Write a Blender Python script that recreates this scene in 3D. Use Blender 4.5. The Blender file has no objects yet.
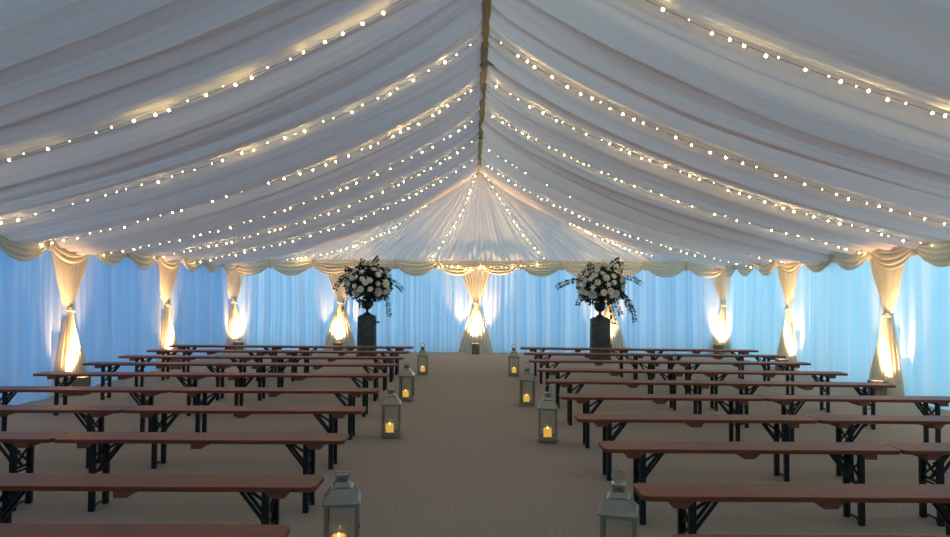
import bpy, bmesh, math, random
from mathutils import Vector, Matrix, noise

C = bpy.context.scene.collection
PI = math.pi
S = 1.113                      # depth factor of the measured distances
TX = 0.11                      # the marquee's centre line
HW = 6.0                       # half width
YB, YF = 15.0 * S, -3.4        # back gable wall, wall behind the camera
ZE, ZR = 2.18, 4.42            # eave and ridge height

# ------------------------------------------------------------------ camera, sky, exposure
cam_d = bpy.data.cameras.new('camera')
cam_d.sensor_width = 36.0
cam_d.lens = 690.0 / 950.0 * 36.0
cam_d.clip_end = 200
cam = bpy.data.objects.new('camera', cam_d)
C.objects.link(cam)
pitch = math.atan(21.5 / 690)
yaw = -math.atan(1.0 / 690)
roll = math.radians(0.33)
cam.matrix_world = Matrix.Translation((0, 0, 1.5)) @ Matrix.Rotation(yaw, 4, 'Z') @ Matrix.Rotation(PI / 2 + pitch, 4, 'X') @ Matrix.Rotation(roll, 4, 'Z')
bpy.context.scene.camera = cam

world = bpy.data.worlds.new('dusk_sky')
bpy.context.scene.world = world
world.use_nodes = True
wn, wl = world.node_tree.nodes, world.node_tree.links
wn.clear()
wo = wn.new('ShaderNodeOutputWorld')
bg = wn.new('ShaderNodeBackground')
tc = wn.new('ShaderNodeTexCoord')
sp = wn.new('ShaderNodeSeparateXYZ')
mr = wn.new('ShaderNodeMapRange')
mr.inputs['From Min'].default_value = -1
mr.inputs['From Max'].default_value = 1
cr = wn.new('ShaderNodeValToRGB')
cr.color_ramp.elements[0].color = (0.055, 0.235, 0.56, 1)
cr.color_ramp.elements[1].color = (0.48, 0.98, 1.20, 1)
mid = cr.color_ramp.elements.new(0.5)
mid.color = (0.29, 0.56, 0.86, 1)
wl.new(tc.outputs['Generated'], sp.inputs[0])
wl.new(sp.outputs['X'], mr.inputs['Value'])
wl.new(mr.outputs[0], cr.inputs[0])
wl.new(cr.outputs[0], bg.inputs['Color'])
bg.inputs['Strength'].default_value = 0.95
wl.new(bg.outputs[0], wo.inputs[0])

vs = bpy.context.scene.view_settings
vs.view_transform = 'Standard'
vs.look = 'None'
vs.gamma = 1
vs.use_curve_mapping = False
vs.exposure = 0.46
UP_POWER = 21.0                 # each uplight, watts
UP_COL = (1.0, 0.60, 0.26)
BULB_COL = (1.0, 0.74, 0.26, 1)
BULB_STRENGTH = 60.0
cy = bpy.context.scene.cycles
cy.use_denoising = True
cy.max_bounces = 6
cy.diffuse_bounces = 4
cy.transparent_max_bounces = 12
cy.sample_clamp_indirect = 4.0

# ------------------------------------------------------------------ materials
def mat(name, col, rough=0.6, metal=0.0, noise_scale=None, noise_amt=0.15, bump=0.0, emis=None, estr=0.0, stretch=(1, 1, 1), spec=0.5):
    m = bpy.data.materials.new(name)
    m.use_nodes = True
    n, l = m.node_tree.nodes, m.node_tree.links
    b = n['Principled BSDF']
    b.inputs['Roughness'].default_value = rough
    b.inputs['Metallic'].default_value = metal
    b.inputs['Specular IOR Level'].default_value = spec
    if noise_scale:
        t = n.new('ShaderNodeTexCoord'); mp = n.new('ShaderNodeMapping'); mp.inputs['Scale'].default_value = stretch
        nz = n.new('ShaderNodeTexNoise'); nz.inputs['Scale'].default_value = noise_scale; nz.inputs['Detail'].default_value = 6
        r = n.new('ShaderNodeValToRGB')
        r.color_ramp.elements[0].position = 0.3; r.color_ramp.elements[1].position = 0.7
        r.color_ramp.elements[0].color = tuple(c * (1 - noise_amt) for c in col) + (1,)
        r.color_ramp.elements[1].color = tuple(min(1, c * (1 + noise_amt)) for c in col) + (1,)
        l.new(t.outputs['Object'], mp.inputs[0]); l.new(mp.outputs[0], nz.inputs['Vector'])
        l.new(nz.outputs['Fac'], r.inputs[0]); l.new(r.outputs[0], b.inputs['Base Color'])
        if bump:
            bp = n.new('ShaderNodeBump'); bp.inputs['Strength'].default_value = bump; bp.inputs['Distance'].default_value = 0.01
            l.new(nz.outputs['Fac'], bp.inputs['Height']); l.new(bp.outputs[0], b.inputs['Normal'])
    else:
        b.inputs['Base Color'].default_value = (*col, 1)
    if emis:
        b.inputs['Emission Color'].default_value = (*emis, 1)
        b.inputs['Emission Strength'].default_value = estr
    return m

def fabric(name, refl, trans, tw, sheer=0.0, streak=False):
    """thin cloth: diffuse on the lit side, translucent for the light behind it"""
    m = bpy.data.materials.new(name)
    m.use_nodes = True
    n, l = m.node_tree.nodes, m.node_tree.links
    n.clear()
    o = n.new('ShaderNodeOutputMaterial')
    d = n.new('ShaderNodeBsdfDiffuse'); t = n.new('ShaderNodeBsdfTranslucent'); mx = n.new('ShaderNodeMixShader')
    tcn = n.new('ShaderNodeTexCoord'); nz = n.new('ShaderNodeTexNoise'); nz.inputs['Scale'].default_value = 60
    bp = n.new('ShaderNodeBump'); bp.inputs['Strength'].default_value = 0.12; bp.inputs['Distance'].default_value = 0.004
    l.new(tcn.outputs['Object'], nz.inputs['Vector']); l.new(nz.outputs['Fac'], bp.inputs['Height']); l.new(bp.outputs[0], d.inputs['Normal'])
    d.inputs['Color'].default_value = (*refl, 1); t.inputs['Color'].default_value = (*trans, 1)
    mx.inputs[0].default_value = tw
    l.new(d.outputs[0], mx.inputs[1]); l.new(t.outputs[0], mx.inputs[2])
    last = mx
    if streak:      # the weave lies single in some widths and double in others
        mp = n.new('ShaderNodeMapping'); mp.inputs['Scale'].default_value = (2.6, 2.6, 0.06); n2 = n.new('ShaderNodeTexNoise'); n2.inputs['Scale'].default_value = 1.6; n2.inputs['Detail'].default_value = 5
        rp = n.new('ShaderNodeValToRGB'); rp.color_ramp.elements[0].position = .38; rp.color_ramp.elements[1].position = .62
        rp.color_ramp.elements[0].color = (trans[0] * .74, trans[1] * .92, trans[2], 1); rp.color_ramp.elements[1].color = (min(1, trans[0] * 1.08), trans[1], trans[2], 1)
        l.new(tcn.outputs['Object'], mp.inputs[0]); l.new(mp.outputs[0], n2.inputs['Vector']); l.new(n2.outputs['Fac'], rp.inputs[0]); l.new(rp.outputs[0], t.inputs['Color'])
    if sheer:
        tr = n.new('ShaderNodeBsdfTransparent'); m2 = n.new('ShaderNodeMixShader'); m2.inputs[0].default_value = sheer
        l.new(mx.outputs[0], m2.inputs[1]); l.new(tr.outputs[0], m2.inputs[2]); last = m2
    l.new(last.outputs[0], o.inputs['Surface'])
    return m

M = {}
M['roof'] = fabric('pleated_roof_lining', (0.85, 0.77, 0.74), (1.0, 0.64, 0.52), 0.38)
M['gable'] = fabric('gable_lining', (0.88, 0.82, 0.80), (1.0, 0.74, 0.64), 0.40)
M['wall'] = fabric('sheer_wall_lining', (0.72, 0.78, 0.84), (0.92, 0.95, 0.97), 0.70, streak=True)
M['swag'] = fabric('ivory_swag_cloth', (0.90, 0.81, 0.66), (0.95, 0.75, 0.50), 0.18)
M['drape'] = fabric('ivory_voile', (0.90, 0.81, 0.66), (0.95, 0.74, 0.48), 0.22, 0.04)
M['ridge'] = fabric('ridge_cover_cloth', (0.52, 0.42, 0.28), (0.5, 0.4, 0.3), 0.1)
M['carpet'] = mat('beige_carpet', (0.41, 0.36, 0.30), 0.95, noise_scale=45, noise_amt=0.16, bump=0.25, spec=0.1)
M['wood'] = mat('varnished_redwood', (0.205, 0.046, 0.013), 0.42, spec=0.35, noise_scale=6, noise_amt=0.35, bump=0.05, stretch=(1, 14, 14))
M['batten'] = mat('bench_batten_wood', (0.20, 0.065, 0.035), 0.5, noise_scale=8, noise_amt=0.3, stretch=(6, 1, 6))
M['steel'] = mat('dark_green_black_steel', (0.008, 0.012, 0.012), 0.42, 0.3)
M['nickel'] = mat('brushed_nickel', (0.42, 0.395, 0.31), 0.24, 0.9, noise_scale=12, noise_amt=0.08)
M['nickel_dark'] = mat('tarnished_nickel', (0.16, 0.15, 0.12), 0.4, 0.8)
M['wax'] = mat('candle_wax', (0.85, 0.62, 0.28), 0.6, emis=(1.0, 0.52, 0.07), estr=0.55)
M['flame'] = mat('candle_flame', (1, 0.8, 0.3), 0.5, emis=(1.0, 0.62, 0.18), estr=5.0)
M['stone'] = mat('dark_slate_plinth', (0.050, 0.070, 0.072), 0.75, noise_scale=9, noise_amt=0.45, bump=0.4)
M['urn'] = mat('dark_iron_urn', (0.020, 0.025, 0.024), 0.5, 0.2, noise_scale=20, noise_amt=0.3)
M['leaf'] = mat('dark_green_leaf', (0.024, 0.05, 0.028), 0.8, noise_scale=10, noise_amt=0.5, spec=0.2)
M['stem'] = mat('plant_stem', (0.03, 0.05, 0.025), 0.6)
M['petal'] = mat('white_petal', (0.90, 0.88, 0.78), 0.6, noise_scale=20, noise_amt=0.08)
M['petal_pink'] = mat('blush_petal', (0.80, 0.73, 0.66), 0.6, noise_scale=20, noise_amt=0.08)
M['fixture'] = mat('grey_brown_lamp_housing', (0.20, 0.165, 0.13), 0.6, noise_scale=20, noise_amt=0.1)
M['black'] = mat('black_plastic', (0.01, 0.01, 0.012), 0.5)
M['lens'] = mat('warm_lamp_lens', (1, 0.9, 0.7), 0.3, emis=(1.0, 0.72, 0.36), estr=14)
M['wire'] = mat('clear_brown_wire', (0.16, 0.13, 0.09), 0.6)
M['bulb'] = mat('warm_fairy_bulb', (1, 0.9, 0.6), 0.3, emis=BULB_COL[:3], estr=BULB_STRENGTH)
M['bulb_dim'] = mat('warm_fairy_bulb_dimmed', (1, 0.9, 0.6), 0.3, emis=BULB_COL[:3], estr=BULB_STRENGTH * 0.35)  # weaker glow set in the material, standing in for bulbs behind folds

def glass():
    m = bpy.data.materials.new('lantern_glass'); m.use_nodes = True
    n, l = m.node_tree.nodes, m.node_tree.links; n.clear()
    o = n.new('ShaderNodeOutputMaterial'); t = n.new('ShaderNodeBsdfTransparent'); g = n.new('ShaderNodeBsdfGlossy')
    d = n.new('ShaderNodeBsdfDiffuse'); d.inputs['Color'].default_value = (0.35, 0.40, 0.35, 1)
    t.inputs['Color'].default_value = (0.95, 0.97, 0.95, 1); g.inputs['Roughness'].default_value = 0.06
    f = n.new('ShaderNodeFresnel'); f.inputs['IOR'].default_value = 1.5
    a = n.new('ShaderNodeMixShader'); b = n.new('ShaderNodeMixShader'); b.inputs[0].default_value = 0.03
    l.new(f.outputs[0], a.inputs[0]); l.new(t.outputs[0], a.inputs[1]); l.new(g.outputs[0], a.inputs[2])
    l.new(a.outputs[0], b.inputs[1]); l.new(d.outputs[0], b.inputs[2]); l.new(b.outputs[0], o.inputs[0])
    return m
M['glass'] = glass()

# ------------------------------------------------------------------ helpers
class MB:
    def __init__(s): s.v = []; s.f = []
    def add(s, vs_, fs_):
        b = len(s.v); s.v += [tuple(v) for v in vs_]; s.f += [tuple(b + i for i in f) for f in fs_]; return s
    def box(s, x0, x1, y0, y1, z0, z1, m=None):
        vs_ = [Vector(p) for p in ((x0, y0, z0), (x1, y0, z0), (x1, y1, z0), (x0, y1, z0), (x0, y0, z1), (x1, y0, z1), (x1, y1, z1), (x0, y1, z1))]
        if m: vs_ = [m @ v for v in vs_]
        return s.add(vs_, [(0, 3, 2, 1), (4, 5, 6, 7), (0, 1, 5, 4), (1, 2, 6, 5), (2, 3, 7, 6), (3, 0, 4, 7)])
    def bar(s, a, b, w, h=None, up=(0, 0, 1)):
        a, b = Vector(a), Vector(b); h = h or w
        d = (b - a).normalized(); u = Vector(up)
        if abs(d.dot(u)) > 0.95: u = Vector((1, 0, 0))
        r = d.cross(u).normalized(); u = r.cross(d)
        vs_ = []
        for p in (a, b):
            for i, j in ((-1, -1), (1, -1), (1, 1), (-1, 1)): vs_.append(p + r * i * w / 2 + u * j * h / 2)
        return s.add(vs_, [(0, 3, 2, 1), (4, 5, 6, 7), (0, 1, 5, 4), (1, 2, 6, 5), (2, 3, 7, 6), (3, 0, 4, 7)])
    def tube(s, pts, r, seg=6, closed=False):
        pts = [Vector(p) for p in pts]; n = len(pts); vs_ = []; fs_ = []
        rr = r if callable(r) else (lambda t: r)
        for i, p in enumerate(pts):
            a = pts[(i - 1) % n] if (closed or i > 0) else pts[i]
            b = pts[(i + 1) % n] if (closed or i < n - 1) else pts[i]
            d = (b - a).normalized()
            u = Vector((0, 0, 1)) if abs(d.z) < 0.9 else Vector((0, 1, 0))
            e = d.cross(u).normalized(); u = e.cross(d)
            q = rr(i / max(1, n - 1))
            for k in range(seg):
                t = 2 * PI * k / seg; vs_.append(p + e * math.cos(t) * q + u * math.sin(t) * q)
        m = n if closed else n - 1
        for i in range(m):
            for k in range(seg):
                j = (i + 1) % n; k2 = (k + 1) % seg
                fs_.append((i * seg + k, i * seg + k2, j * seg + k2, j * seg + k))
        if not closed:
            fs_.append(tuple(range(seg))[::-1]); fs_.append(tuple((n - 1) * seg + k for k in range(seg)))
        return s.add(vs_, fs_)
    def lathe(s, prof, seg=24, c=(0, 0, 0)):
        vs_ = []; fs_ = []; n = len(prof)
        for r, z in prof:
            for k in range(seg):
                t = 2 * PI * k / seg; vs_.append((c[0] + r * math.cos(t), c[1] + r * math.sin(t), c[2] + z))
        for i in range(n - 1):
            for k in range(seg):
                k2 = (k + 1) % seg; fs_.append((i * seg + k, i * seg + k2, (i + 1) * seg + k2, (i + 1) * seg + k))
        fs_.append(tuple(range(seg))[::-1]); fs_.append(tuple((n - 1) * seg + k for k in range(seg)))
        return s.add(vs_, fs_)
    def frust(s, rings):
        """stack of square rings (half_x, half_y, z)"""
        vs_ = []; fs_ = []
        for hx, hy, z in rings: vs_ += [(-hx, -hy, z), (hx, -hy, z), (hx, hy, z), (-hx, hy, z)]
        for i in range(len(rings) - 1):
            for k in range(4): fs_.append((i * 4 + k, i * 4 + (k + 1) % 4, i * 4 + 4 + (k + 1) % 4, i * 4 + 4 + k))
        fs_.append((3, 2, 1, 0)); e = (len(rings) - 1) * 4; fs_.append((e, e + 1, e + 2, e + 3))
        return s.add(vs_, fs_)
    def grid(s, fn, nu, nv):
        vs_ = [fn(i / nu, j / nv) for i in range(nu + 1) for j in range(nv + 1)]
        fs_ = [(i * (nv + 1) + j, (i + 1) * (nv + 1) + j, (i + 1) * (nv + 1) + j + 1, i * (nv + 1) + j + 1) for i in range(nu) for j in range(nv)]
        return s.add(vs_, fs_)
    def build(s, name, m, parent=None, smooth=False, bevel=0, kind=None, label=None):
        me = bpy.data.meshes.new(name); me.from_pydata(s.v, [], s.f); me.update()
        if smooth:
            for p in me.polygons: p.use_smooth = True
        me.materials.append(m)
        o = bpy.data.objects.new(name, me); C.objects.link(o)
        if parent: o.parent = parent
        if bevel:
            b = o.modifiers.new('bevel', 'BEVEL'); b.width = bevel; b.segments = 2; b.limit_method = 'ANGLE'; b.angle_limit = 0.7
        if kind: o['kind'] = kind
        if label: o['label'] = label
        return o

def tag(o, label, cat, group=None, kind=None):
    o['label'] = label; o['category'] = cat
    if group: o['group'] = group
    if kind: o['kind'] = kind
    return o
def empty(name, loc=(0, 0, 0), rz=0):
    o = bpy.data.objects.new(name, None); C.objects.link(o); o.location = loc; o.rotation_euler = (0, 0, rz); o.empty_display_size = 0.1
    return o
def kids(o): return [c for c in C.objects if c.parent == o]
def copy_tree(o, children=None, parent=None):
    c = o.copy(); C.objects.link(c)
    if parent: c.parent = parent
    for ch, sub in children:
        copy_tree(ch, sub, c)
    return c
def tree(o): return [(ch, tree(ch)) for ch in kids(o)]

ORD = ['nearest', 'second', 'third', 'fourth', 'fifth', 'sixth', 'seventh', 'eighth', 'ninth', 'farthest']

# ------------------------------------------------------------------ pleats
def knots(rng, a, b, lo, hi):
    k = [a]
    while k[-1] < b: k.append(k[-1] + rng.uniform(lo, hi))
    return k
class Pleat:
    """rounded bulges between irregular gather lines, 0 at a gather line, 1 at the middle of a bulge"""
    def __init__(s, rng, a, b, lo, hi, p=0.8):
        s.p = p; s.k = knots(rng, a, b, lo, hi); s.w = [rng.uniform(0.55, 1.0) for _ in s.k]; s.skew = [rng.uniform(0.6, 1.7) for _ in s.k]; s.i = 0
    def __call__(s, x):
        k = s.k; lo, hi = 0, len(k) - 1
        if x <= k[0]: return 0
        if x >= k[-1]: return 0
        while hi - lo > 1:
            m = (lo + hi) // 2
            if k[m] <= x: lo = m
            else: hi = m
        t = ((x - k[lo]) / (k[lo + 1] - k[lo])) ** s.skew[lo]
        return math.sin(PI * t) ** s.p * s.w[lo] * (k[lo + 1] - k[lo])

rng = random.Random(7)
big = {sgn: Pleat(rng, YF - 1, YB + 1, 0.42, 0.95, 0.5) for sgn in (-1, 1)}
med = {sgn: Pleat(rng, YF - 1, YB + 1, 0.14, 0.40, 0.7) for sgn in (-1, 1)}
sml = {sgn: Pleat(rng, YF - 1, YB + 1, 0.05, 0.13) for sgn in (-1, 1)}
def roof_z(sgn, u, y):
    """height of the roof lining; u = 0 ridge, 1 eave"""
    u = min(max(u, 0.0), 1.0)
    z = ZR + (ZE - ZR) * u - 0.24 * math.sin(PI * u ** 0.65)
    a = 0.12 + 0.95 * math.sin(PI * min(1, u * 0.85 + 0.03)) ** 0.7
    yy = y + 0.10 * noise.noise(Vector((u * 2.2, y * 0.5, 3.0 * sgn))) + 0.03 * noise.noise(Vector((u * 7, y * 1.5, 9.0 * sgn)))
    d = big[sgn](yy) * 0.40 * a + med[sgn](yy + 0.02 * math.sin(u * 6)) * 0.42 * a + sml[sgn](yy) * 0.34 * (0.35 + 0.5 * math.sin(PI * u))
    return z - d
# ------------------------------------------------------------------ setting
MB().box(TX - HW - 0.4, TX + HW + 0.4, YF - 0.3, YB + 0.4, -0.05, 0).build('floor', M['carpet'], kind='structure')

mb = MB()
NY, NU = 1700, 30
for sgn in (-1, 1):
    def fn(a, b, sgn=sgn):
        y = YF - 0.05 + (YB + 0.1 - YF) * a; u = b
        return (TX + sgn * (HW + 0.06) * u, y, roof_z(sgn, u, y))
    mb.grid(fn, NY, NU)
# tucks: doubled cloth strips added above the gather lines to shade the folds
rt = random.Random(77)
def warp(u, y, sgn): return 0.10 * noise.noise(Vector((u * 2.2, y * 0.5, 3.0 * sgn))) + 0.03 * noise.noise(Vector((u * 7, y * 1.5, 9.0 * sgn)))
def shading_tuck(sgn, k, w, wob):
    if not (YF + 0.2 < k < YB - 0.25): return
    def fn(a, b):
        u = a; y = k - warp(u, k, sgn) - wob * math.sin(u * 6)
        ww = w * (0.45 + 0.55 * math.sin(PI * min(1, u * 0.9 + 0.08))); yo = y + (b - 0.5) * 2 * ww
        return (TX + sgn * (HW + 0.05) * u, yo, roof_z(sgn, u, y) + 0.02 + 0.012 * (1 - (2 * b - 1) ** 2))
    mb.grid(fn, 36, 2)
for sgn in (-1, 1):
    for k in big[sgn].k: shading_tuck(sgn, k, rt.uniform(0.05, 0.11), 0)
    for k in med[sgn].k:
        if rt.random() < 0.55: shading_tuck(sgn, k, rt.uniform(0.02, 0.05), 0.02)
roof = mb.build('ceiling', M['roof'], smooth=True, kind='structure')

def wall(name, p0, p1, nrm, seed):
    r = random.Random(seed); L = (Vector(p1) - Vector(p0)).length
    A = Pleat(r, -1, L + 1, 0.22, 0.55); B = Pleat(r, -1, L + 1, 0.06, 0.16)
    n = int(L / 0.022); d = (Vector(p1) - Vector(p0)) / L; nr = Vector(nrm)
    def fn(a, b):
        s = L * a; z = 2.24 * b + 0.0
        w = s + 0.04 * noise.noise(Vector((s * 0.8, z * 0.7, seed)))
        o = A(w) * 0.26 + B(w) * 0.50
        p = Vector(p0) + d * s + nr * (o * (0.75 + 0.25 * math.cos(z)))
        return (p.x, p.y, z)
    return MB().grid(fn, n, 10).build(name, M['wall'], smooth=True, kind='structure')
XL, XR = TX - HW, TX + HW
wall('wall_left', (XL, YF, 0), (XL, YB, 0), (1, 0, 0), 11)
wall('wall_right', (XR, YF, 0), (XR, YB, 0), (-1, 0, 0), 12)
wall('wall_back', (XL, YB, 0), (XR, YB, 0), (0, -1, 0), 13)
wall('wall_front', (XL, YF, 0), (XR, YF, 0), (0, 1, 0), 14)

def gable(name, y, out, seed):
    r = random.Random(seed); A = Pleat(r, -0.05, 1.05, 0.03, 0.055); B = Pleat(r, -0.05, 1.05, 0.007, 0.018)
    apex = Vector((TX, y + out * 0.40, ZR - 0.06))
    def fn(a, b):
        base = Vector((XL + (XR - XL) * a, y, ZE - 0.03))
        q = 0.02 + 0.98 * b
        p = apex + (base - apex) * q
        # the top edge follows the sagging roof lining
        w = (A(a) * 1.6 + B(a) * 3.4) * (0.25 + 0.75 * q)
        return (p.x, p.y + out * (w + 0.02), p.z)
    MB().grid(fn, 520, 14).build(name, M['gable'], smooth=True, kind='structure')
gable('wall_gable_back', YB, -1, 21)
gable('wall_gable_front', YF, 1, 22)

# ridge cover and the collars tying it
mb = MB()
mb.tube([(TX, YF + 0.1 + (YB - YF - 0.2) * i / 60, ZR - 0.085 + 0.006 * math.sin(i)) for i in range(61)], 0.046, 10)
mb.build('trim_1', M['ridge'], smooth=True, kind='structure')
for i, d in enumerate((3.9, 7.62, 11.27, 14.75)):
    mb = MB(); y = d * S
    mb.tube([(TX, y - 0.06, ZR - 0.085), (TX, y - 0.03, ZR - 0.09), (TX, y + 0.03, ZR - 0.09), (TX, y + 0.06, ZR - 0.085)], lambda t: 0.055 + 0.018 * math.sin(PI * t), 12)
    for s in (-1, 1):
        mb.bar((TX, y, ZR - 0.06), (TX + s * 0.16, y, ZR - 0.15), 0.05, 0.03)
    mb.build('trim_%d' % (i + 2), M['ridge'], smooth=True, kind='structure')

# ------------------------------------------------------------------ swagged valances
def swag(mbd, a, b, nrm, drop, seed):
    a, b, nrm = Vector(a), Vector(b), Vector(nrm); r = random.Random(seed)
    ph = r.uniform(0, 6); nf = r.choice((4, 5, 5)); dr = drop * r.uniform(0.93, 1.07); gather = r.uniform(.45, .55)
    def fn(s, t):
        dep = gather * 0.55 + (1 - gather * 0.55) * (4 * s * (1 - s)) ** 0.8
        zt = a.z + 0.02
        z = zt - dr * (t ** 0.9) * dep - 0.03 * 4 * s * (1 - s) * t
        fold = 0.018 * math.sin(t * 2 * PI * nf + ph) * (4 * s * (1 - s)) ** 0.5
        puff = 0.15 + 0.05 * math.sin(PI * t) * (0.5 + 0.5 * 4 * s * (1 - s)) + 0.03 * t
        p = a + (b - a) * (s * 1.04 - 0.02) + nrm * (puff + fold)
        return (p.x, p.y, z)
    mbd.grid(fn, 18, 30)
def valance(p0, p1, nrm, n, label, seed):
    root = empty('swag_valance', p0)
    tag(root, label, 'valance', 'swagged valances around the eaves')
    P0, P1 = Vector(p0), Vector(p1)
    for i in range(n):
        a = (P1 - P0) * (i / n); b = (P1 - P0) * ((i + 1) / n)
        mb = MB(); swag(mb, a, b, nrm, 0.345, seed + i); mb.build('swag', M['swag'], root, smooth=True)
        if i:
            mb = MB()   # pinched rosette where two swags meet
            mb.tube([tuple(a + Vector(nrm) * 0.18 + Vector((0, 0, 0.035))), tuple(a + Vector(nrm) * 0.205 + Vector((0, 0, -0.03))), tuple(a + Vector(nrm) * 0.20 + Vector((0, 0, -0.12))), tuple(a + Vector(nrm) * 0.18 + Vector((0, 0, -0.19)))], lambda t: 0.018 + 0.035 * t, 8)
            mb.build('gather', M['swag'], root, smooth=True)
ZV = 2.19
valance((XL + 0.02, YB - 0.02, ZV), (XR - 0.02, YB - 0.02, ZV), (0, -1, 0), 12, 'ivory swagged valance along the top of the back wall', 100)
valance((XL + 0.02, YB - 0.1, ZV), (XL + 0.02, YB - 18 * 1.0, ZV), (1, 0, 0), 17, 'ivory swagged valance along the top of the left wall', 200)
valance((XR - 0.02, YB - 0.1, ZV), (XR - 0.02, YB - 18 * 1.0, ZV), (-1, 0, 0), 17, 'ivory swagged valance along the top of the right wall', 300)

# ------------------------------------------------------------------ tied curtains and the uplights before them
def tied_curtain(loc, rz, label, seed, wt=0.42, wb=0.42):
    """local +y points into the room"""
    r = random.Random(seed); root = empty('tied_curtain', loc, rz)
    tag(root, label, 'curtain', 'tied ivory curtains along the walls')
    n1 = r.randint(8, 10); ph = r.uniform(0, 6); lean = r.uniform(-0.03, 0.03); ZW = 1.17
    def halfw(z):
        if z > ZW: t = (z - ZW) / (2.08 - ZW); return 0.055 + (wt - 0.055) * (t ** 0.95 * 0.75 + 0.25 * math.sin(t * PI / 2) )
        t = (ZW - z) / ZW; return 0.055 + (wb - 0.055) * (0.35 * math.sin(t * PI / 2) + 0.65 * t)
    def fn(a, b):
        z = 0.015 + 2.06 * b; w = halfw(z); s = 2 * a - 1; k = min(1, (w - 0.05) / 0.3)
        x = w * s + lean * (1 - abs(z - ZW)) * 0
        rnd = 0.07 * math.sqrt(max(0, 1 - s * s)) * (1 - 0.45 * k)
        y = 0.10 + rnd + (0.008 + 0.026 * k) * math.sin(n1 * PI * s + ph + 0.6 * math.sin(3 * s)) + 0.010 * k * math.sin(23 * s + ph * 2) - 0.05 * (1 - k) * abs(s)
        if z < ZW: y += 0.05 * (1 - z / ZW)
        return (x, y, z)
    MB().grid(fn, 90, 60).build('curtain_cloth', M['drape'], root, smooth=True)
    mb = MB(); mb.tube([(0.058 * math.cos(t * 2 * PI / 20), 0.10 + 0.03 + 0.050 * math.sin(t * 2 * PI / 20), ZW + 0.012 * math.cos(t * 2 * PI / 20)) for t in range(20)], 0.013, 8, closed=True)
    mb.build('tieback', M['swag'], root, smooth=True)
    return root
def uplight(x, y, tx, ty, label, power=1.0, h=0.245):
    root = empty('uplight', (x, y, 0), math.atan2(ty - y, tx - x) - PI / 2)
    tag(root, label, 'uplight', 'floor uplights at the foot of the curtains')
    w = 0.09
    mb = MB().box(-w, w, -w, w, 0.012, 0.03).box(-w, -w + .012, -w, w, .03, h).box(w - .012, w, -w, w, .03, h).box(-w + .012, w - .012, -w, -w + .012, .03, h).box(-w + .012, w - .012, w - .012, w, .03, h)
    mb.build('housing', M['fixture'], root, bevel=0.004)
    MB().box(-w + .0125, w - .0125, -w + .0125, w - .0125, h - 0.05, h - 0.042).build('lens', M['lens'], root)
    for i, j in ((-1, -1), (1, -1), (1, 1), (-1, 1)): MB().box(i * .07 - .012, i * .07 + .012, j * .07 - .012, j * .07 + .012, 0, .0125).build('rubber_foot', M['black'], root)
    ld = bpy.data.lights.new('uplight_beam', 'SPOT'); ld.energy = UP_POWER * power * 10; ld.color = UP_COL; ld.spot_size = math.radians(80); ld.spot_blend = 0.7; ld.shadow_soft_size = 0.05
    lo = bpy.data.objects.new('uplight_beam', ld); C.objects.link(lo); lo.parent = root; lo.location = (0, 0, h + 0.01)
    lo.rotation_euler = (PI - math.radians(22 if power > 1 else 30), 0, 0)     # up, leaning towards the curtain
    return root

cw = [
    # x, y, facing angle, place words, lamp dx (along wall), power
    (XL, 8.88 * S, -PI / 2, 'on the left wall, nearest in view', 0.12),
    (XL, 11.7 * S, -PI / 2, 'on the left wall, next to the corner one', 0.1),
    (XR, 8.98 * S, PI / 2, 'on the right wall, nearest in view', -0.15),
    (XR, 11.8 * S, PI / 2, 'on the right wall, next to the corner one', -0.25),
    (XL + 0.08, YB - 0.10, -3 * PI / 4, 'at the back left corner', 0.0),
    (-3.20, YB, PI, 'on the back wall beside the left flower stand', 0.0),
    (0.05, YB, PI, 'in the middle of the back wall', 0.0),
    (3.26, YB, PI, 'on the back wall behind the right flower stand', 0.1),
    (XR - 0.06, YB - 0.10, 3 * PI / 4, 'at the back right corner', 0.0),
]
for k, d in enumerate((6.3, 3.45, 0.6)):      # curtains and uplights continued out of view, added for their warm light
    cw.append((XL, d * S, -PI / 2, 'on the left wall out of view, beside %s' % ('the fifth bench row', 'the second bench row', 'the camera')[k], 0.1))
    cw.append((XR, d * S, PI / 2, 'on the right wall out of view, beside %s' % ('the fifth bench row', 'the second bench row', 'the camera')[k], -0.1))
for i, (x, y, rz, wd, dx) in enumerate(cw):
    tied_curtain((x, y, 0), rz, 'ivory tied curtain ' + wd, 40 + i, wt=0.47 if i < 4 else 0.36 if i in (4, 8) else 0.42, wb=0.47 if i < 4 else 0.36 if i in (4, 8) else 0.42)
    n = Vector((-math.sin(rz), math.cos(rz), 0)); t = Vector((math.cos(rz), math.sin(rz), 0))
    p = Vector((x, y, 0)) + n * (0.46 if i == 6 else 0.37) + t * dx
    uplight(p.x, p.y, x + t.x * dx, y + t.y * dx, 'boxy uplight at the curtain ' + wd, power=1.5 if i == 6 else 1.0)

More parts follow.
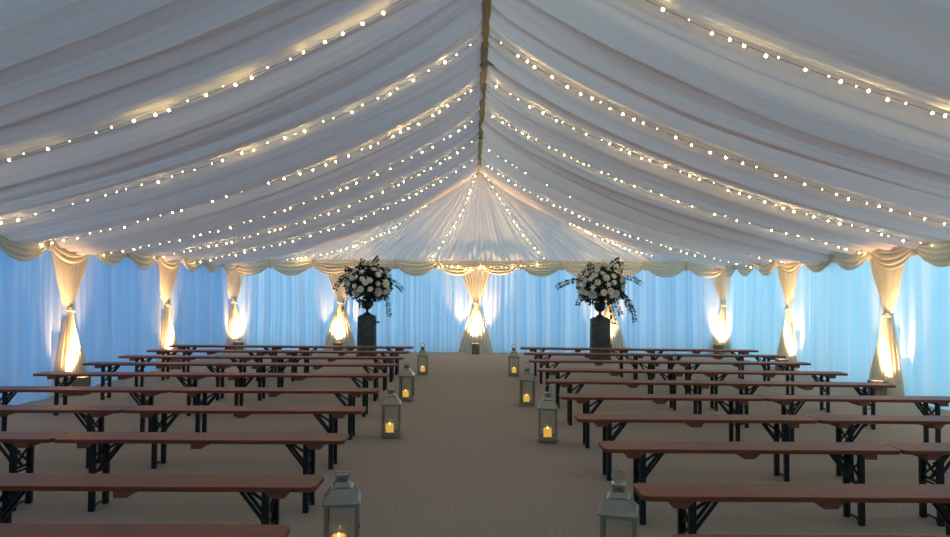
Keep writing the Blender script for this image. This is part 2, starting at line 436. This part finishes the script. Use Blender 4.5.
# ------------------------------------------------------------------ benches
def rounded_board(L, W, z0, z1, r=0.045, seg=6):
    pts = []
    for cx, cy, a0 in ((L / 2 - r, W / 2 - r, 0), (-L / 2 + r, W / 2 - r, 90), (-L / 2 + r, -W / 2 + r, 180), (L / 2 - r, -W / 2 + r, 270)):
        for k in range(seg + 1):
            a = math.radians(a0 + 90 * k / seg); pts.append((cx + r * math.cos(a), cy + r * math.sin(a)))
    n = len(pts); m = MB()
    m.add([(x, y, z0) for x, y in pts] + [(x, y, z1) for x, y in pts], [tuple(range(n))[::-1], tuple(range(n, 2 * n))] + [(i, (i + 1) % n, n + (i + 1) % n, n + i) for i in range(n)])
    return m
BL, BW, BH = 2.0, 0.25, 0.487
def bench_proto():
    root = empty('beer_bench')
    rounded_board(BL, BW, BH - 0.026, BH).build('seat_board', M['wood'], root, bevel=0.004)
    for cx, s in ((-0.78, -1), (0.0, 0), (0.78, 1)):
        # tapered wooden cleat below the board
        a, z1 = 0.055, BH - 0.0262; w = BW / 2 - 0.02
        vs_ = []
        for y in (-w, w): vs_ += [(cx - a, y, z1), (cx + a, y, z1), (cx + a * (0.3 if s < 1 else 1), y, z1 - 0.038), (cx - a * (0.3 if s == 1 else 1), y, z1 - 0.038)]
        MB().add(vs_, [(0, 1, 2, 3), (7, 6, 5, 4), (0, 4, 5, 1), (1, 5, 6, 2), (2, 6, 7, 3), (3, 7, 4, 0)]).build('cleat', M['batten'], root)
    for s in (-1, 1):
        x = s * 0.735; zt = BH - 0.030; m = MB()
        for y in (-0.100, 0.100):
            m.box(x - 0.019, x + 0.019, y - 0.003 + (0.012 if y < 0 else -0.012) - 0.012, y + 0.003 + (0.012 if y < 0 else -0.012) + 0.012 - 0.0, 0.0, zt)
        lf = m.build('leg_frame', M['steel'], root, bevel=0.002)
        m = MB()      # lattice between the two uprights
        m.bar((x, -0.10, zt - 0.01), (x, 0.10, zt - 0.01), 0.03, 0.012); m.bar((x, -0.09, 0.25), (x, 0.09, 0.25), 0.012)
        m.bar((x, -0.09, 0.41), (x, 0.09, 0.28), 0.010, 0.014); m.bar((x, -0.09, 0.28), (x, 0.09, 0.41), 0.010, 0.014)
        m.bar((x, -0.09, 0.25), (x, 0.09, 0.17), 0.006)
        m.build('lattice', M['steel'], lf)
        m = MB(); pts = [(x, -0.088, 0.010), (x, -0.06, 0.012), (x, -0.04, 0.032), (x, 0.04, 0.032), (x, 0.06, 0.012), (x, 0.088, 0.010)]
        m.tube(pts, 0.009, 6); m.build('foot_bar', M['steel'], lf)
        m = MB()      # folding stay: two diagonal struts meeting the leg
        for y in (-0.03, 0.03):
            m.bar((x - s * 0.015, y, 0.27), (x - s * 0.16, y, zt - 0.006), 0.012, 0.018)
        m.bar((x - s * 0.015, 0, 0.37), (x - s * 0.14, 0, zt - 0.006), 0.012, 0.016)
        m.bar((x - s * 0.155, -0.06, zt - 0.004), (x - s * 0.155, 0.06, zt - 0.004), 0.03, 0.006)
        m.bar((x - s * 0.015, -0.09, 0.27), (x - s * 0.015, 0.09, 0.27), 0.014)
        m.build('stay', M['steel'], lf)
    return root
bench0 = bench_proto(); bench_tree = tree(bench0); used = [False]
def place_bench(xa, xb, d_in, d_out, side, row, which):
    """xa nearer the aisle; d = distance of the board's far edge at either end"""
    if not used[0]: o = bench0; used[0] = True
    else: o = copy_tree(bench0, bench_tree)
    ya, yb = d_in * S - BW / 2, d_out * S - BW / 2
    o.location = ((xa + xb) / 2, (ya + yb) / 2, 0)
    o.scale = ((math.hypot(xb - xa, yb - ya) - 0.006) / BL, 1, 1)
    a = math.atan2(yb - ya, xb - xa)
    o.rotation_euler = (0, 0, a if xb > xa else a - PI if a > 0 else a + PI)
    nm = ORD[row - 1]
    w = {1: 'beside the aisle', 2: 'at the wall end'}[which]
    tag(o, 'red-brown folding bench %s in the %s row on the %s side' % (w, nm if row in (1, 10) else nm + '-nearest', side), 'bench', 'folding benches left of the aisle' if side == 'left' else 'folding benches right of the aisle')
#      inner x, joint x, outer x, d at inner, d at outer   (far edge of the board)
Rr = [(.830, 2.76, 4.66, 2.62, 2.62), (.848, 2.76, 4.66, 3.31, 3.31), (.850, 2.76, 4.66, 4.22, 4.22), (.835, 2.74, 4.64, 5.14, 5.14), (.845, 2.78, 4.66, 6.15, 6.10),
      (.840, 2.77, 4.63, 7.15, 7.00), (.828, 2.81, 4.68, 8.13, 7.95), (.815, 2.83, 4.80, 9.17, 9.02), (.830, 2.88, 4.94, 10.2, 10.0), (.835, 2.86, 4.90, 11.13, 10.85)]
Ll = [(-.80, -2.76, -4.70, 2.70, 2.70), (-.83, -2.78, -4.75, 3.42, 3.42), (-.888, -2.82, -4.85, 4.40, 4.40), (-.946, -2.92, -4.95, 5.41, 5.38), (-.98, -3.02, -5.05, 6.42, 6.40),
      (-1.04, -3.06, -5.18, 7.54, 7.52), (-1.068, -3.15, -5.25, 8.57, 8.55), (-1.067, -3.17, -5.27, 9.44, 9.42), (-1.074, -3.22, -5.33, 10.28, 10.33), (-1.088, -3.25, -5.40, 11.12, 11.2)]
for i, (a, j, b, d0, d1) in enumerate(Rr):
    dm = (d0 + d1) / 2; a -= .012
    place_bench(a, j, d0, dm, 'right', i + 1, 1); place_bench(j, b, dm, d1, 'right', i + 1, 2)
for i, (a, j, b, d0, d1) in enumerate(Ll):
    dm = (d0 + d1) / 2; a += .028
    place_bench(a, j, d0, dm, 'left', i + 1, 1); place_bench(j, b, dm, d1, 'left', i + 1, 2)

# ------------------------------------------------------------------ lanterns with candles
def lantern_proto():
    root = empty('lantern'); h = 0.092; zb, zt = 0.045, 0.335
    MB().frust([(h - .006, h - .006, 0), (h - .006, h - .006, .014), (h + .004, h + .004, .016), (h + .004, h + .004, zb)]).build('base', M['nickel'], root, bevel=.002)
    m = MB(); p = 0.010
    for i in (-1, 1):
        for j in (-1, 1): m.box(i * (h - p) - p, i * (h - p) + p, j * (h - p) - p, j * (h - p) + p, zb, zt)
    for z0, z1 in ((zb, zb + .016), (zt - .016, zt)):
        for s in (-1, 1):
            m.box(-h + 2 * p, h - 2 * p, s * (h - p) - .007, s * (h - p) + .007, z0, z1); m.box(s * (h - p) - .007, s * (h - p) + .007, -h + 2 * p, h - 2 * p, z0, z1)
    m.build('frame', M['nickel'], root, bevel=.0015)
    for s in (-1, 1):
        MB().box(-h + 2 * p, h - 2 * p, s * (h - p) - .0015, s * (h - p) + .0015, zb + .016, zt - .016).build('glass_pane', M['glass'], root)
        MB().box(s * (h - p) - .0015, s * (h - p) + .0015, -h + 2 * p, h - 2 * p, zb + .016, zt - .016).build('glass_pane', M['glass'], root)
    MB().frust([(h + .012, h + .012, zt), (h + .012, h + .012, zt + .010), (h - .004, h - .004, zt + .028), (.058, .058, zt + .075), (.060, .060, zt + .080), (.050, .050, zt + .084), (.032, .032, zt + .108)]).build('roof', M['nickel'], root, bevel=.0015)
    cp = MB().frust([(.032, .032, zt + .108), (.032, .032, zt + .140), (.037, .037, zt + .141), (.037, .037, zt + .148), (.02, .02, zt + .154)]).build('vent_cap', M['nickel'], root, bevel=.001)
    for k in range(4):
        a = k * PI / 2
        mt = Matrix.Rotation(a, 4, 'Z')
        MB().box(-.022, .022, -.0335, -.0322, zt + .114, zt + .134, mt).build('vent_opening', M['nickel_dark'], cp)
    m = MB(); m.tube([(0.036 * math.cos(t * 2 * PI / 20), 0.012 * math.sin(t * 2 * PI / 20), zt + .185 + .036 * math.sin(t * 2 * PI / 20)) for t in range(20)], .0042, 8, closed=True)
    m.build('ring_handle', M['nickel'], root, smooth=True)
    MB().lathe([(.008, zt + .150), (.008, zt + .158), (.004, zt + .162)], 10).build('ring_stud', M['nickel_dark'], root)
    m = MB(); m.box(h, h + .006, -.01, .01, .18, .21); m.build('door_latch', M['nickel_dark'], root)
    return root
def candle_proto():
    root = empty('pillar_candle')
    MB().lathe([(.030, 0), (.033, .004), (.033, .066), (.030, .072), (.024, .0725), (.021, .064), (.004, .062)], 24).build('wax', M['wax'], root, smooth=True)
    MB().lathe([(.001, .062), (.004, .066), (.005, .071), (.003, .079), (.0006, .084)], 10).build('flame', M['flame'], root, smooth=True)
    return root
lan0 = lantern_proto(); lt = tree(lan0); can0 = candle_proto(); ct = tree(can0)
def fold_ring(o, i):       # the ring handle of three lanterns on the left lies folded down over the cap
    ring = [c for c in kids(o) if c.name.startswith('ring_handle')][0]
    ring.rotation_euler = (math.radians(82) if i < 3 else math.radians((0, 0, 0, 10, -25, 5, 8, 0)[i]), 0, 0)
    c = Vector((0, 0, 0.335 + .151)); ring.location = c - ring.rotation_euler.to_matrix() @ c
LAN = [(-.745, 3.46, 8, 'left', 'nearest the camera', -0.02, 0.02), (-.86, 6.36, 4, 'left', 'second from the camera', -.012, -.02), (-.925, 8.43, -3, 'left', 'third from the camera', -.012, -.02), (-.925, 11.02, 5, 'left', 'farthest from the camera', 0.0, 0.01),
       (.764, 3.31, -14, 'right', 'nearest the camera', .02, .02), (.735, 6.20, -6, 'right', 'second from the camera', -.005, -.02), (.695, 8.12, -10, 'right', 'third from the camera', -.012, -.02), (.70, 10.92, -4, 'right', 'farthest from the camera', 0.003, -0.01)]
for i, (x, d, r, side, wd, cx, cy_) in enumerate(LAN):
    o = lan0 if i == 0 else copy_tree(lan0, lt); fold_ring(o, i)
    x += .024 if x < 0 else .008
    o.location = (x, d * S, 0); o.rotation_euler = (0, 0, math.radians(r))
    tag(o, 'silver glass lantern on the carpet %s of the aisle, %s' % (side, wd), 'lantern', 'lanterns lining the aisle')
    c = can0 if i == 0 else copy_tree(can0, ct)
    c.location = (x + cx, d * S + cy_, 0.0452)
    c.scale = (1.22, 1.22, 1.28); tag(c, 'glowing yellow candle inside the %s lantern %s' % (side, wd), 'candle', 'candles inside the lanterns')

# ------------------------------------------------------------------ plinths, urns and flowers
def plinth(x, y, h, rz, label):
    root = empty('plinth', (x, y, 0), rz); tag(root, label, 'plinth', 'dark flower plinths')
    MB().frust([(.215, .215, 0), (.215, .215, .05), (.20, .20, .06)]).build('foot', M['stone'], root, bevel=.004)
    MB().frust([(.198, .198, .06), (.190, .190, h - .065)]).build('shaft', M['stone'], root, bevel=.006)
    MB().frust([(.190, .190, h - .065), (.194, .194, h - .060), (.194, .194, h - .045), (.135, .135, h)]).build('cap', M['stone'], root, bevel=.004)
def urn(x, y, z, label):
    root = empty('urn', (x, y, z)); tag(root, label, 'urn', 'dark footed urns')
    MB().box(-.085, .085, -.085, .085, 0, .025).build('foot_block', M['urn'], root, bevel=.003)
    MB().lathe([(.075, .025), (.075, .035), (.035, .060), (.025, .090), (.035, .110), (.028, .120)], 24).build('stem', M['urn'], root, smooth=True)
    MB().lathe([(.028, .120), (.070, .135), (.110, .180), (.125, .230), (.115, .275), (.120, .295), (.150, .315), (.150, .325), (.120, .325), (.105, .290), (.11, .26)], 28).build('bowl', M['urn'], root, smooth=True)
    return root
def leaf(mb, p, d, ln, w, rg):
    d = Vector(d).normalized(); side = d.cross(Vector((rg.uniform(-1, 1), rg.uniform(-1, 1), rg.uniform(-1, 1)))).normalized(); nr = side.cross(d)
    p = Vector(p); m = p + d * ln * .45
    mb.add([p, m + side * w / 2 + nr * ln * .05, p + d * ln - nr * ln * .12, m - side * w / 2 + nr * ln * .05, m], [(0, 1, 4), (1, 2, 4), (2, 3, 4), (3, 0, 4)])
def rose_mesh(r, seed):
    rg = random.Random(seed); m = MB()
    for ring, (n, tilt, rad) in enumerate(((3, 8, .35), (5, 24, .6), (6, 44, .85), (7, 66, 1.0))):
        for k in range(n):
            a = 2 * PI * (k + .5 * (ring % 2)) / n + rg.uniform(-.15, .15); t = math.radians(tilt); wd = 2.6 * rad * r / n * 1.7
            def fn(u, v, a=a, t=t, wd=wd, rad=rad):
                l = r * 1.15 * v; curl = t + 0.55 * v * v
                rr = rad * r * .25 + l * math.sin(curl); z = l * math.cos(curl)
                aa = a + (u - .5) * wd / max(rad * r, .2 * r) * (1 - .5 * (v - .6) ** 2)
                return (rr * math.cos(aa), rr * math.sin(aa), z)
            m.grid(fn, 3, 3)
    return m
def lily_mesh(r, seed):
    rg = random.Random(seed); m = MB()
    for k in range(6):
        a = k * PI / 3 + rg.uniform(-.1, .1)
        def fn(u, v, a=a):
            l = r * 1.5 * v; t = .5 + .9 * v; w = r * .62 * math.sin(PI * min(1, v * .92 + .05)) * (u - .5)
            return (l * math.sin(t) * math.cos(a) - w * math.sin(a), l * math.sin(t) * math.sin(a) + w * math.cos(a), l * math.cos(t) + abs(w) * .3)
        m.grid(fn, 2, 5)
    for k in range(5):
        a = k * 1.257; m.tube([(0, 0, 0), (r * .25 * math.cos(a), r * .25 * math.sin(a), r * .7)], r * .03, 4)
    return m
meshes = {}
for nm, fnm, mt in (('rose', rose_mesh, 'petal'), ('lily', lily_mesh, 'petal'), ('peony', rose_mesh, 'petal_pink')):
    for v in range(2):
        o = fnm(1.0, v + 3).build(nm, M[mt], smooth=True); meshes[(nm, v)] = o.data; bpy.data.objects.remove(o)
def arrangement(x, y, z, sprigs, seed, label):
    rg = random.Random(seed); root = empty('flower_arrangement', (x, y, z)); tag(root, label, 'flowers', 'white flower arrangements in urns')
    cz = 0.40; R = (0.50, 0.42, 0.43)
    def dirn(): 
        while True:
            v = Vector((rg.uniform(-1, 1), rg.uniform(-1, 1), rg.uniform(-.75, 1)))
            if .2 < v.length < 1: return v.normalized()
    fol = MB()
    for _ in range(2300):
        d = dirn(); q = rg.uniform(.0, 1.0) ** .5
        p = Vector((d.x * R[0] * q, d.y * R[1] * q, cz + d.z * R[2] * q))
        leaf(fol, p, d + Vector((rg.uniform(-.7, .7), rg.uniform(-.7, .7), rg.uniform(-.7, .5))), rg.uniform(.06, .12), rg.uniform(.03, .055), rg)
    fol.build('foliage', M['leaf'], root, kind='stuff')
    for k in range(9):
        a = k * 2 * PI / 9; MB().tube([(0.03 * math.cos(a), .03 * math.sin(a), -.02), (.06 * math.cos(a), .06 * math.sin(a), .10), (.22 * math.cos(a), .22 * math.sin(a), .34)], .005, 5).build('stem', M['stem'], root)
    pts = []; n = 0; tries = 0
    while n < 78 and tries < 6000:
        tries += 1; d = dirn()
        if d.z < -.62: continue
        p = Vector((d.x * R[0] * .98, d.y * R[1] * .98, cz + d.z * R[2] * .98)) + d * .03
        kind = rg.choice(('rose', 'rose', 'lily', 'rose', 'lily')); s = rg.uniform(.038, .062)
        if n < 5 : kind, s = 'peony' if n < 2 else 'rose', .072
        if n < 2: d = Vector(((.55, -.7, -.45), (-.5, -.75, -.5))[n]).normalized(); p = Vector((d.x * R[0], d.y * R[1], cz + d.z * R[2]))
        if any((p - q).length < (s + t) * 1.05 for q, t in pts): continue
        pts.append((p, s)); n += 1
        o = bpy.data.objects.new({'rose': 'white_rose', 'lily': 'white_lily', 'peony': 'blush_peony'}[kind], meshes[(kind, rg.randint(0, 1))]); C.objects.link(o)
        o.parent = root; o.location = p - d * s * .3; o.scale = (s, s, s)
        o.rotation_mode = 'QUATERNION'; o.rotation_quaternion = Vector((d.x, d.y, d.z + .15)).to_track_quat('Z', 'Y')
    for (pa, pb, pc, n_l) in sprigs:      # arching sprays of small leaves
        m = MB(); A, B, D = Vector(pa), Vector(pb), Vector(pc); pts2 = []
        for i in range(13):
            t = i / 12; pts2.append(A * (1 - t) ** 2 + B * 2 * t * (1 - t) + D * t * t)
        m.tube(pts2, lambda t: .004 - .0025 * t, 5)
        for i in range(n_l):
            t = .25 + .75 * i / n_l; p = A * (1 - t) ** 2 + B * 2 * t * (1 - t) + D * t * t; tg = ((B - A) * (1 - t) + (D - B) * t).normalized()
            for s in (-1, 1):
                sd = tg.cross(Vector((rg.uniform(-.3, .3), -1, rg.uniform(-.3, .3)))).normalized() * s
                leaf(m, p, tg * .6 + sd, rg.uniform(.06, .10), rg.uniform(.034, .052), rg)
        m.build('leafy_sprig', M['leaf'], root)
    return root
PL = [(-2.385, 13.9 * S, .93, .05, 'left'), (2.745, 13.5 * S, .92, -.04, 'right')]
spr = {'left': [((-.1, 0, .4), (-.45, -.05, .75), (-.66, -.05, .42), 13), ((-.2, 0, .45), (-.6, 0, .62), (-.75, 0, .25), 12), ((-.2, -.1, .3), (-.55, -.1, .2), (-.50, -.12, -.22), 12),
                ((.2, -.1, .3), (.5, -.1, .2), (.48, -.12, -.35), 16), ((.15, 0, .5), (.55, 0, .55), (.80, -.05, .22), 14), ((0, 0, .6), (.1, 0, .9), (.22, 0, .98), 9), ((-.1, 0, .6), (-.2, 0, .85), (-.12, 0, .95), 8),
                ((-.2, 0, .5), (-.5, 0, .8), (-.52, 0, .72), 9), ((-.05, -.2, .1), (-.14, -.24, 0), (-.12, -.22, -.15), 7), ((.3, 0, .5), (.42, 0, .7), (.45, 0, .72), 7)],
       'right': [((-.1, 0, .4), (-.6, -.05, .62), (-1.0, -.05, .32), 20), ((-.2, -.1, .3), (-.5, -.1, .25), (-.52, -.12, -.05), 10), ((.2, -.1, .3), (.62, -.1, .25), (.72, -.12, -.40), 22),
                 ((.2, -.1, .3), (.5, -.1, .3), (.62, -.12, -.2), 16), ((.1, -.15, .2), (.18, -.2, .05), (.24, -.2, -.45), 16), ((.15, 0, .5), (.6, 0, .7), (.88, -.05, .40), 15), ((.1, 0, .6), (.25, 0, .95), (.40, 0, .95), 11),
                 ((-.1, 0, .6), (-.2, 0, .85), (-.28, 0, .86), 7), ((.2, -.1, .2), (.3, -.2, .05), (.40, -.2, -.25), 10), ((.3, 0, .5), (.5, 0, .75), (.42, 0, .9), 8)]}
for i, (x, y, h, rz, sd) in enumerate(PL):
    plinth(x, y, h, rz, 'tall dark slate plinth under the %s flower display' % sd)
    urn(x, y, h, 'dark footed urn standing on the %s plinth' % sd)
    arrangement(x + .02, y, h + .30, spr[sd], 5 + i, 'big arrangement of white roses and lilies with trailing leaves, %s of the aisle' % sd)
m = empty('clip_lamp', (-2.385 + .205, 13.9 * S - .05, .77)); tag(m, 'small black clip lamp on the right side of the left plinth', 'lamp')
MB().box(-.012, .012, -.02, .02, -.03, .03).build('clip', M['black'], m)
mb = MB(); mb.tube([(.012, 0, 0), (.035, 0, .0), (.075, 0, .005)], lambda t: .014 + .012 * t, 10); mb.build('lamp_head', M['black'], m)

# ------------------------------------------------------------------ fairy light strings
bo = MB().lathe([(.25, -.9), (.8, -.55), (1, 0), (.8, .55), (.4, .85), (.35, 1.25), (.1, 1.3)], 8).build('bulb', M['bulb'], smooth=True)
bulb_me = bo.data; bpy.data.objects.remove(bo)
bd_me = bulb_me.copy(); bd_me.materials.clear(); bd_me.materials.append(M['bulb_dim'])
def fairy(pts, label, seed, group, spacing=0.155, r=0.0108, nmax=98):
    rg = random.Random(seed)
    root = empty('fairy_light_string', pts[0]); tag(root, label, 'fairy lights', group); P0 = Vector(pts[0])
    P = [Vector(p) - P0 for p in pts]
    MB().tube(P, .0022, 5).build('wire', M['wire'], root)
    # arc length samples
    acc = 0; nxt = spacing * .6; n = 0
    for i in range(len(P) - 1):
        L = (P[i + 1] - P[i]).length
        while nxt < acc + L and n < nmax:
            p = P[i].lerp(P[i + 1], (nxt - acc) / L)
            dim = rg.random() < .42
            o = bpy.data.objects.new('bulb', bd_me if dim else bulb_me); C.objects.link(o); o.parent = root
            q = r * (rg.uniform(.42, .6) if dim else rg.uniform(.8, 1.1))
            o.location = p + Vector((0, 0, -q * 1.0 + (rg.uniform(0, .02) if dim else rg.uniform(-.012, .01)))); o.scale = (q, q, q)
            o.rotation_euler = (rg.uniform(-.8, .8), rg.uniform(-.8, .8), 0)
            n += 1; nxt += spacing * rg.uniform(.55, 1.45)
        acc += L
def roof_string(d, sgn, name, seed):
    y0 = d * S; pts = []; n = 90
    for i in range(n + 1):
        u = .015 + .975 * i / n
        y = y0 + .035 * math.sin(u * 9 + seed)
        zz = min(roof_z(sgn, u + du, y + dy) for du in (-.008, 0, .008) for dy in (-.07, -.035, 0, .035, .07))
        pts.append([TX + sgn * HW * u, y, zz - .022])
    for _ in range(3):                      # a hanging wire spans the folds
        z = [p[2] for p in pts]
        for i in range(1, n): pts[i][2] = min(z[i], (z[i - 1] + z[i + 1]) / 2)
    fairy([tuple(p) for p in pts], '%s fairy light string from the camera under the %s roof slope' % (name, 'left' if sgn < 0 else 'right'), seed, 'fairy light strings under the roof')
SD = {-1: (4.82, 6.65, 8.1, 9.5, 10.9, 12.5), 1: (4.38, 6.50, 7.98, 9.35, 11.7, 12.9)}
for sgn in (-1, 1):
    for i, d in enumerate(SD[sgn]): roof_string(d, sgn, ('nearest', 'second', 'third', 'fourth', 'fifth', 'sixth')[i], 300 + i + 20 * (sgn > 0))
YG = YB - .27
def px(a, b):
    y = YG
    for _ in range(4):
        k = y / 690.0; z = 1.5 + (290 + (a - 474) * .0057 - b) * k; y = YG - max(0, z - ZE) * 0.40 / (ZR - ZE)
    return ((a - 474) * k, y, 1.5 + (290 + (a - 474) * .0057 - b) * k)
def gable_string(poly, label, seed, sp=.15):
    pts = []
    for i in range(len(poly) - 1):
        a, b = Vector(px(*poly[i])), Vector(px(*poly[i + 1]))
        for k in range(8): pts.append(tuple(a.lerp(b, k / 8)))
    pts.append(px(*poly[-1])); fairy(pts, label, seed, 'fairy light strings on the back gable', spacing=sp)
gable_string([(476, 172), (470, 190), (464, 207), (454, 225), (446, 237), (437, 250), (430, 260)], 'steep fairy light string left of the apex on the back gable', 401)
gable_string([(483, 172), (492, 186), (503, 203), (514, 221), (525, 237), (537, 250), (545, 260)], 'steep fairy light string right of the apex on the back gable', 402)
gable_string([(471, 174), (455, 184), (436, 197), (409, 217), (387, 232), (361, 243), (335, 252), (300, 258), (285, 260)], 'shallow fairy light string on the left half of the back gable', 403, .13)
gable_string([(487, 173), (502, 180), (517, 190), (550, 212), (593, 235), (620, 246), (655, 257)], 'shallow fairy light string on the right half of the back gable', 404, .13)
YG = YB - .27
gable_string([(431, 264), (445, 266.5), (457, 266), (470, 269.5), (483, 266.5), (496, 267.5), (511, 267), (530, 266), (543, 263)], 'short fairy light string lying along the middle of the back valance', 405, .16)
